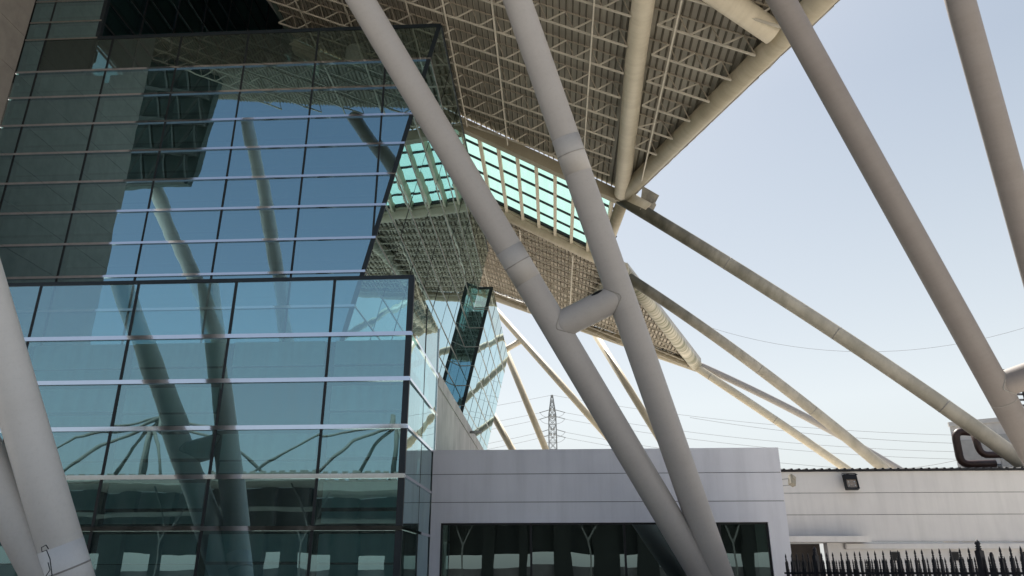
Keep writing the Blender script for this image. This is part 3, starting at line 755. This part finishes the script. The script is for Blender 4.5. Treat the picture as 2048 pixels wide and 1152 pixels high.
tag(one('tube', rounded(pp), .155, 20).build('roof_pipe', M['rust'], None, None, tuple(pp[2])), 'brown roof pipe bent in a C shape, leftmost above the roof edge', 'pipe')
pp = [at_y(x, y, 31.2) for x, y in ((1946, 862), (1962, 910), (2015, 909))]
tag(one('tube', rounded(pp, .3), .135, 20).build('roof_pipe', M['rust'], None, None, tuple(pp[2])), 'brown roof pipe bent like an L below the thickest slanting tube', 'pipe')
lg = thing('louver_screen', (16.5, 26, 5), 'dark metal louver screen glimpsed behind the brace at the right edge', 'screen')
q0 = at_y(2036, 868, 27)
b = MB()
for k in range(8): b.bar((q0.x, 27, q0.z + .2 * k), (q0.x + 1.6, 27, q0.z + .2 * k), .05, .07)
b.build('slat', M['louver'], lg)
b = MB()
for x in (q0.x, q0.x + .5, q0.x + 1.6): b.bar((x, 26.95, q0.z - 1.2), (x, 26.95, q0.z + 2.3), .06)
b.build('frame', M['black'], lg)

# ------------------------------------------------------------------ iron fence
F0 = V((6.12, 21.4, 0)); F1 = V((8.33, 15.95, 0)); fd = (F1 - F0); fl_ = fd.length; fd.normalize(); fn = V((fd.y, -fd.x, 0))
fence = thing('iron_fence', tuple(F0), 'black spiked iron fence in front of the long white building', 'fence')
def spike(h, w):
    b = MB(); b.box((-w / 2, -w / 2, 0), (w / 2, w / 2, h - .22))
    prof = [(h - .22, w * .62), (h - .20, w * .35), (h - .185, w * .55), (h - .165, w * .3), (h - .145, w * .5), (h - .12, w * .28), (h - .09, w * .48), (h - .05, w * .34), (h, .002)]
    b.tube([(0, 0, z) for z, r in prof], [r for z, r in prof], 8); return b
def proto(h, w, name):
    o = spike(h, w).build(name, M['iron'], None, None, (0, 0, 0)); COL.objects.unlink(o); return o
tall, short, post, blunt = proto(2.07, .048, 'picket'), proto(1.895, .038, 'picket'), proto(2.22, .115, 'post'), None
sb = MB(); sb.box((-.026, -.026, 0), (.026, .026, 1.93)); sb.tube([(0, 0, 1.93), (0, 0, 1.96), (0, 0, 1.975)], [.03, .026, .005], 8)
blunt = sb.build('picket', M['iron'], None, None, (0, 0, 0)); COL.objects.unlink(blunt)
S = .225; cnt = 0; k = 0; ang = math.atan2(fd.y, fd.x)
npick = int((fl_ + 1.15) / S)
for k in range(npick):
    s = .0 + k * S; isp = k in (5, 26)
    src = post if isp else (blunt if k == 27 else tall)
    for src_, ss in ((src, s), (short, s + S * .30), (short, s + S * .76)):
        c_ = src_.copy(); COL.objects.link(c_); c_.parent = fence; c_.location = fd * ss; c_.rotation_euler = (R_(random.uniform(-.6, .6)), R_(random.uniform(-.6, .6)), ang)
    cnt += 3
for z, h in ((1.585, .045), (.3, .05)):
    one('bar', F0 + V((0, 0, z)) - fd * .1, F0 + fd * (npick * S) + V((0, 0, z)), .05, h).build('rail', M['iron'], fence)

# ------------------------------------------------------------------ pylon and wires
py = thing('lattice_pylon', (0, 150, 0), 'distant grey steel lattice power pylon standing behind the white building', 'pylon')
cx = .03
def pw(z):
    if z > 35.4: return .12
    if z > 31.2: return .12 + (35.4 - z) / 4.2 * .58
    return .70 + (31.2 - z) * .012
b = MB(); zl = [2 + 1.6 * k for k in range(18)] + [30.4, 31.2, 32.3, 33.4, 34.4, 35.4]
zl = sorted(set(z for z in zl if z <= 29.5 or z >= 30.4))
for a, c_ in zip(zl, zl[1:]):
    wa, wc = pw(a), pw(c_)
    ca = [V((cx + sx * wa, 150 + sy * wa, a)) for sx, sy in ((-1, -1), (1, -1), (1, 1), (-1, 1))]; cc = [V((cx + sx * wc, 150 + sy * wc, c_)) for sx, sy in ((-1, -1), (1, -1), (1, 1), (-1, 1))]
    for i in range(4):
        b.bar(ca[i], cc[i], .16); b.bar(ca[i], cc[(i + 1) % 4], .075); b.bar(ca[(i + 1) % 4], cc[i], .075); b.bar(cc[i], cc[(i + 1) % 4], .075)
b.build('lattice_mast', M['pylon'], py)
wz = [at_y(1105, y, 150).z for y in (820, 833, 859, 870)]
for z in wz:
    b = MB()
    for s_ in (-1, 1): b.bar((cx + s_ * .3, 149.6, z), (cx + s_ * .3, 148.2, z), .3, .3); b.bar((cx + s_ * .7, 150, z), (cx + s_ * 2.6, 149.5, z - .65), .12)
    b.build('insulator_arm', M['pylon'], py)
    b = MB(); pts = [V((cx + 2.4 * math.cos(t), 149.4, z - .6 - 1.1 * math.sin(t))) for t in [math.pi * k / 10 for k in range(11)]]; b.tube(pts, .035, 5, False); b.build('jumper_loop', M['wire'], py)
gw = 'power lines strung from the pylon'
def wire(p0, p1, sag, label, r=.03, group=gw):
    p0, p1 = V(p0), V(p1); P = []
    for k in range(25):
        t = k / 24; p = p0.lerp(p1, t); p.z -= sag * 4 * t * (1 - t); P.append(p)
    tag(one('tube', P, r, 5, False).build('power_line', M['wire'], None, None, tuple(p0)), label, 'cable', group)
ordn = ('highest', 'second highest', 'third', 'fourth', 'lowest')
tops = [at_y(1105, 791, 150).z] + wz
for i, z in enumerate(tops):
    o_ = 0 if i == 0 else 2.6
    wire((cx - o_, 149.6, z - (.65 if i else 0)), (-60, 118, z - 14), 1.2, '%s power line sloping down left from the pylon' % ordn[i])
    wire((cx + o_, 149.6, z - (.65 if i else 0)), (75, 140, z - 10.5), 1.6, '%s power line sloping down right from the pylon' % ordn[i])
g4 = 'thin cables crossing the open sky'
wire(at_y(1360, 634, 70), at_y(2200, 598, 60), 4.0, 'sagging thin cable crossing highest over the open sky', .014, g4)
wire(at_y(1380, 835, 90), at_y(1960, 888, 80), .6, 'faint thin cable running just above the thin grey bowed tube', .02, g4)
wire(at_y(1770, 940, 60), at_y(2100, 860, 48), .5, 'faint thin cable rising right in front of the brown pipes', .015, g4)

# ------------------------------------------------------------------ things behind the viewer, seen mirrored in the glass
sh = thing('open_shed', (-10, -30, 0), 'long low open shed mirrored across the lower glass panes', 'building')
b = MB(); b.box((-75, -36, 8.7), (60, -29, 9.6)); b.build('roof_slab', M['shed'], sh)
x = -75; b = MB()
while x < 60: b.box((x, -29.02, 9.6), (x + .55, -29, 9.75)); x += .9
b.build('roof_edge', M['shed'], sh)
one('box', (-75, -37, 3.5), (60, -36.2, 8.7)).build('deep_beam', M['core'], sh)
one('box', (-75, -37, 0), (60, -36.2, 2.15)).build('low_wall', M['louver'], sh)
one('box', (-75, -33.2, 6.2), (60, -32.8, 6.6)).build('inner_beam', M['shed'], sh)
for k in range(32):
    x = -74 + 4.2 * k + random.uniform(-.6, .6)
    b = MB(); q_ = random.uniform(.4, 1.2); b.box((x - q_, -36.1, 0), (x + q_, -35.3, 8.7)); b.build('pier', M['core'], sh)
    if k % 3: continue
    b = MB(); b.bar((x + 2.6, -31, 0), (x + 2.6, -31, 4.6), .14); b.bar((x + 2.6, -31, 4.3), (x + .6, -31, 8.7), .13); b.bar((x + 2.6, -31, 4.3), (x + 4.6, -31, 8.7), .13); b.build('branching_post', M['shed_post'], sh)
for i, px in enumerate((302, 790)):
    d = ray(px, 848); d.y = -d.y; C2 = V((0, 2 * LY, 1.6)); tp_ = C2 + d * ((-33 - C2.y) / d.y)
    ms = thing('roof_mast', (tp_.x, -33, 9.6), ('spidery mast with splayed legs mirrored in the lower glass, left one', 'spidery mast with splayed legs mirrored in the lower glass, right one by the corner')[i], 'mast', 'masts mirrored in the glass')
    one('tube', [(tp_.x, -33, 9.6), (tp_.x, -33, tp_.z + 1)], .22, 10).build('pole', M['shed'], ms)
    for ex, ey in ((-6.5, -30), (-4.2, -35), (3.4, -30), (5.5, -35), (1.6, -29.5)):
        one('tube', [(tp_.x, -33, tp_.z), (tp_.x + ex * .55, -33 + (ey + 33) * .55, tp_.z - (tp_.z - 9.6) * .38), (tp_.x + ex, ey, 9.6)], .16, 8).build('leg', M['shed'], ms)
    for ex in (-14, 12): one('tube', [(tp_.x, -33, tp_.z), (tp_.x + ex * .5, -33, tp_.z - 1.0), (tp_.x + ex, -33, 9.6)], .12, 8).build('stay', M['shed'], ms)

# ------------------------------------------------------------------ light
SUN_EL, SUN_AZ = R_(58), R_(-10)      # azimuth measured from +Y towards +X
w = bpy.data.worlds.new('World'); scene.world = w; w.use_nodes = True; nt = w.node_tree
bg = nt.nodes['Background']; sky = nt.nodes.new('ShaderNodeTexSky'); sky.sky_type = 'NISHITA'; sky.sun_disc = False
sky.sun_elevation = SUN_EL; sky.sun_rotation = SUN_AZ; sky.altitude = 0; sky.air_density = 1.0; sky.dust_density = 2.2; sky.ozone_density = 1.6
# hazy air: a pale veil over the clear-sky model, thickest towards the horizon
gt = nt.nodes.new('ShaderNodeTexCoord'); gs = nt.nodes.new('ShaderNodeSeparateXYZ'); nt.links.new(gt.outputs['Generated'], gs.inputs[0])
hc = ramp(nt, gs.outputs[2], [(0., (5.9, 6.1, 6.0)), (.2, (7.5, 7.85, 7.7)), (.55, (4.8, 5.4, 5.8))])
hf = ramp(nt, gs.outputs[2], [(0., (.85,) * 3), (.3, (.66,) * 3), (.6, (.52,) * 3)])
hz = nt.nodes.new('ShaderNodeMix'); hz.data_type = 'RGBA'; 
dirf = ramp(nt, gs.outputs[1], [(.0, (.38,) * 3), (.45, (1,) * 3)])      # the veil glows on the sun's side and thins out opposite it
hm = N(nt, 'ShaderNodeMath', operation='MULTIPLY'); nt.links.new(hf, hm.inputs[0]); nt.links.new(dirf, hm.inputs[1]); nt.links.new(hm.outputs[0], hz.inputs[0]); nt.links.new(hc, hz.inputs[7]); nt.links.new(sky.outputs[0], hz.inputs[6])
nt.links.new(hz.outputs[2], bg.inputs['Color']); bg.inputs['Strength'].default_value = .0585
sl = bpy.data.lights.new('sun', 'SUN'); sl.energy = 5.0; sl.angle = R_(.5); sl.color = (1, .95, .87)
so = bpy.data.objects.new('sun', sl); COL.objects.link(so)
sd = V((math.sin(SUN_AZ) * math.cos(SUN_EL), math.cos(SUN_AZ) * math.cos(SUN_EL), math.sin(SUN_EL)))
so.rotation_euler = (-sd).to_track_quat('-Z', 'Y').to_euler(); so.location = (0, 60, 60)

vs = scene.view_settings; vs.view_transform = 'Standard'; vs.look = 'None'; vs.exposure = 1.1; vs.gamma = 1
scene.render.engine = 'CYCLES'; scene.cycles.max_bounces = 10; scene.cycles.transparent_max_bounces = 16
scene.cycles.glossy_bounces = 6; scene.cycles.caustics_reflective = False; scene.cycles.caustics_refractive = False; scene.cycles.use_denoising = True
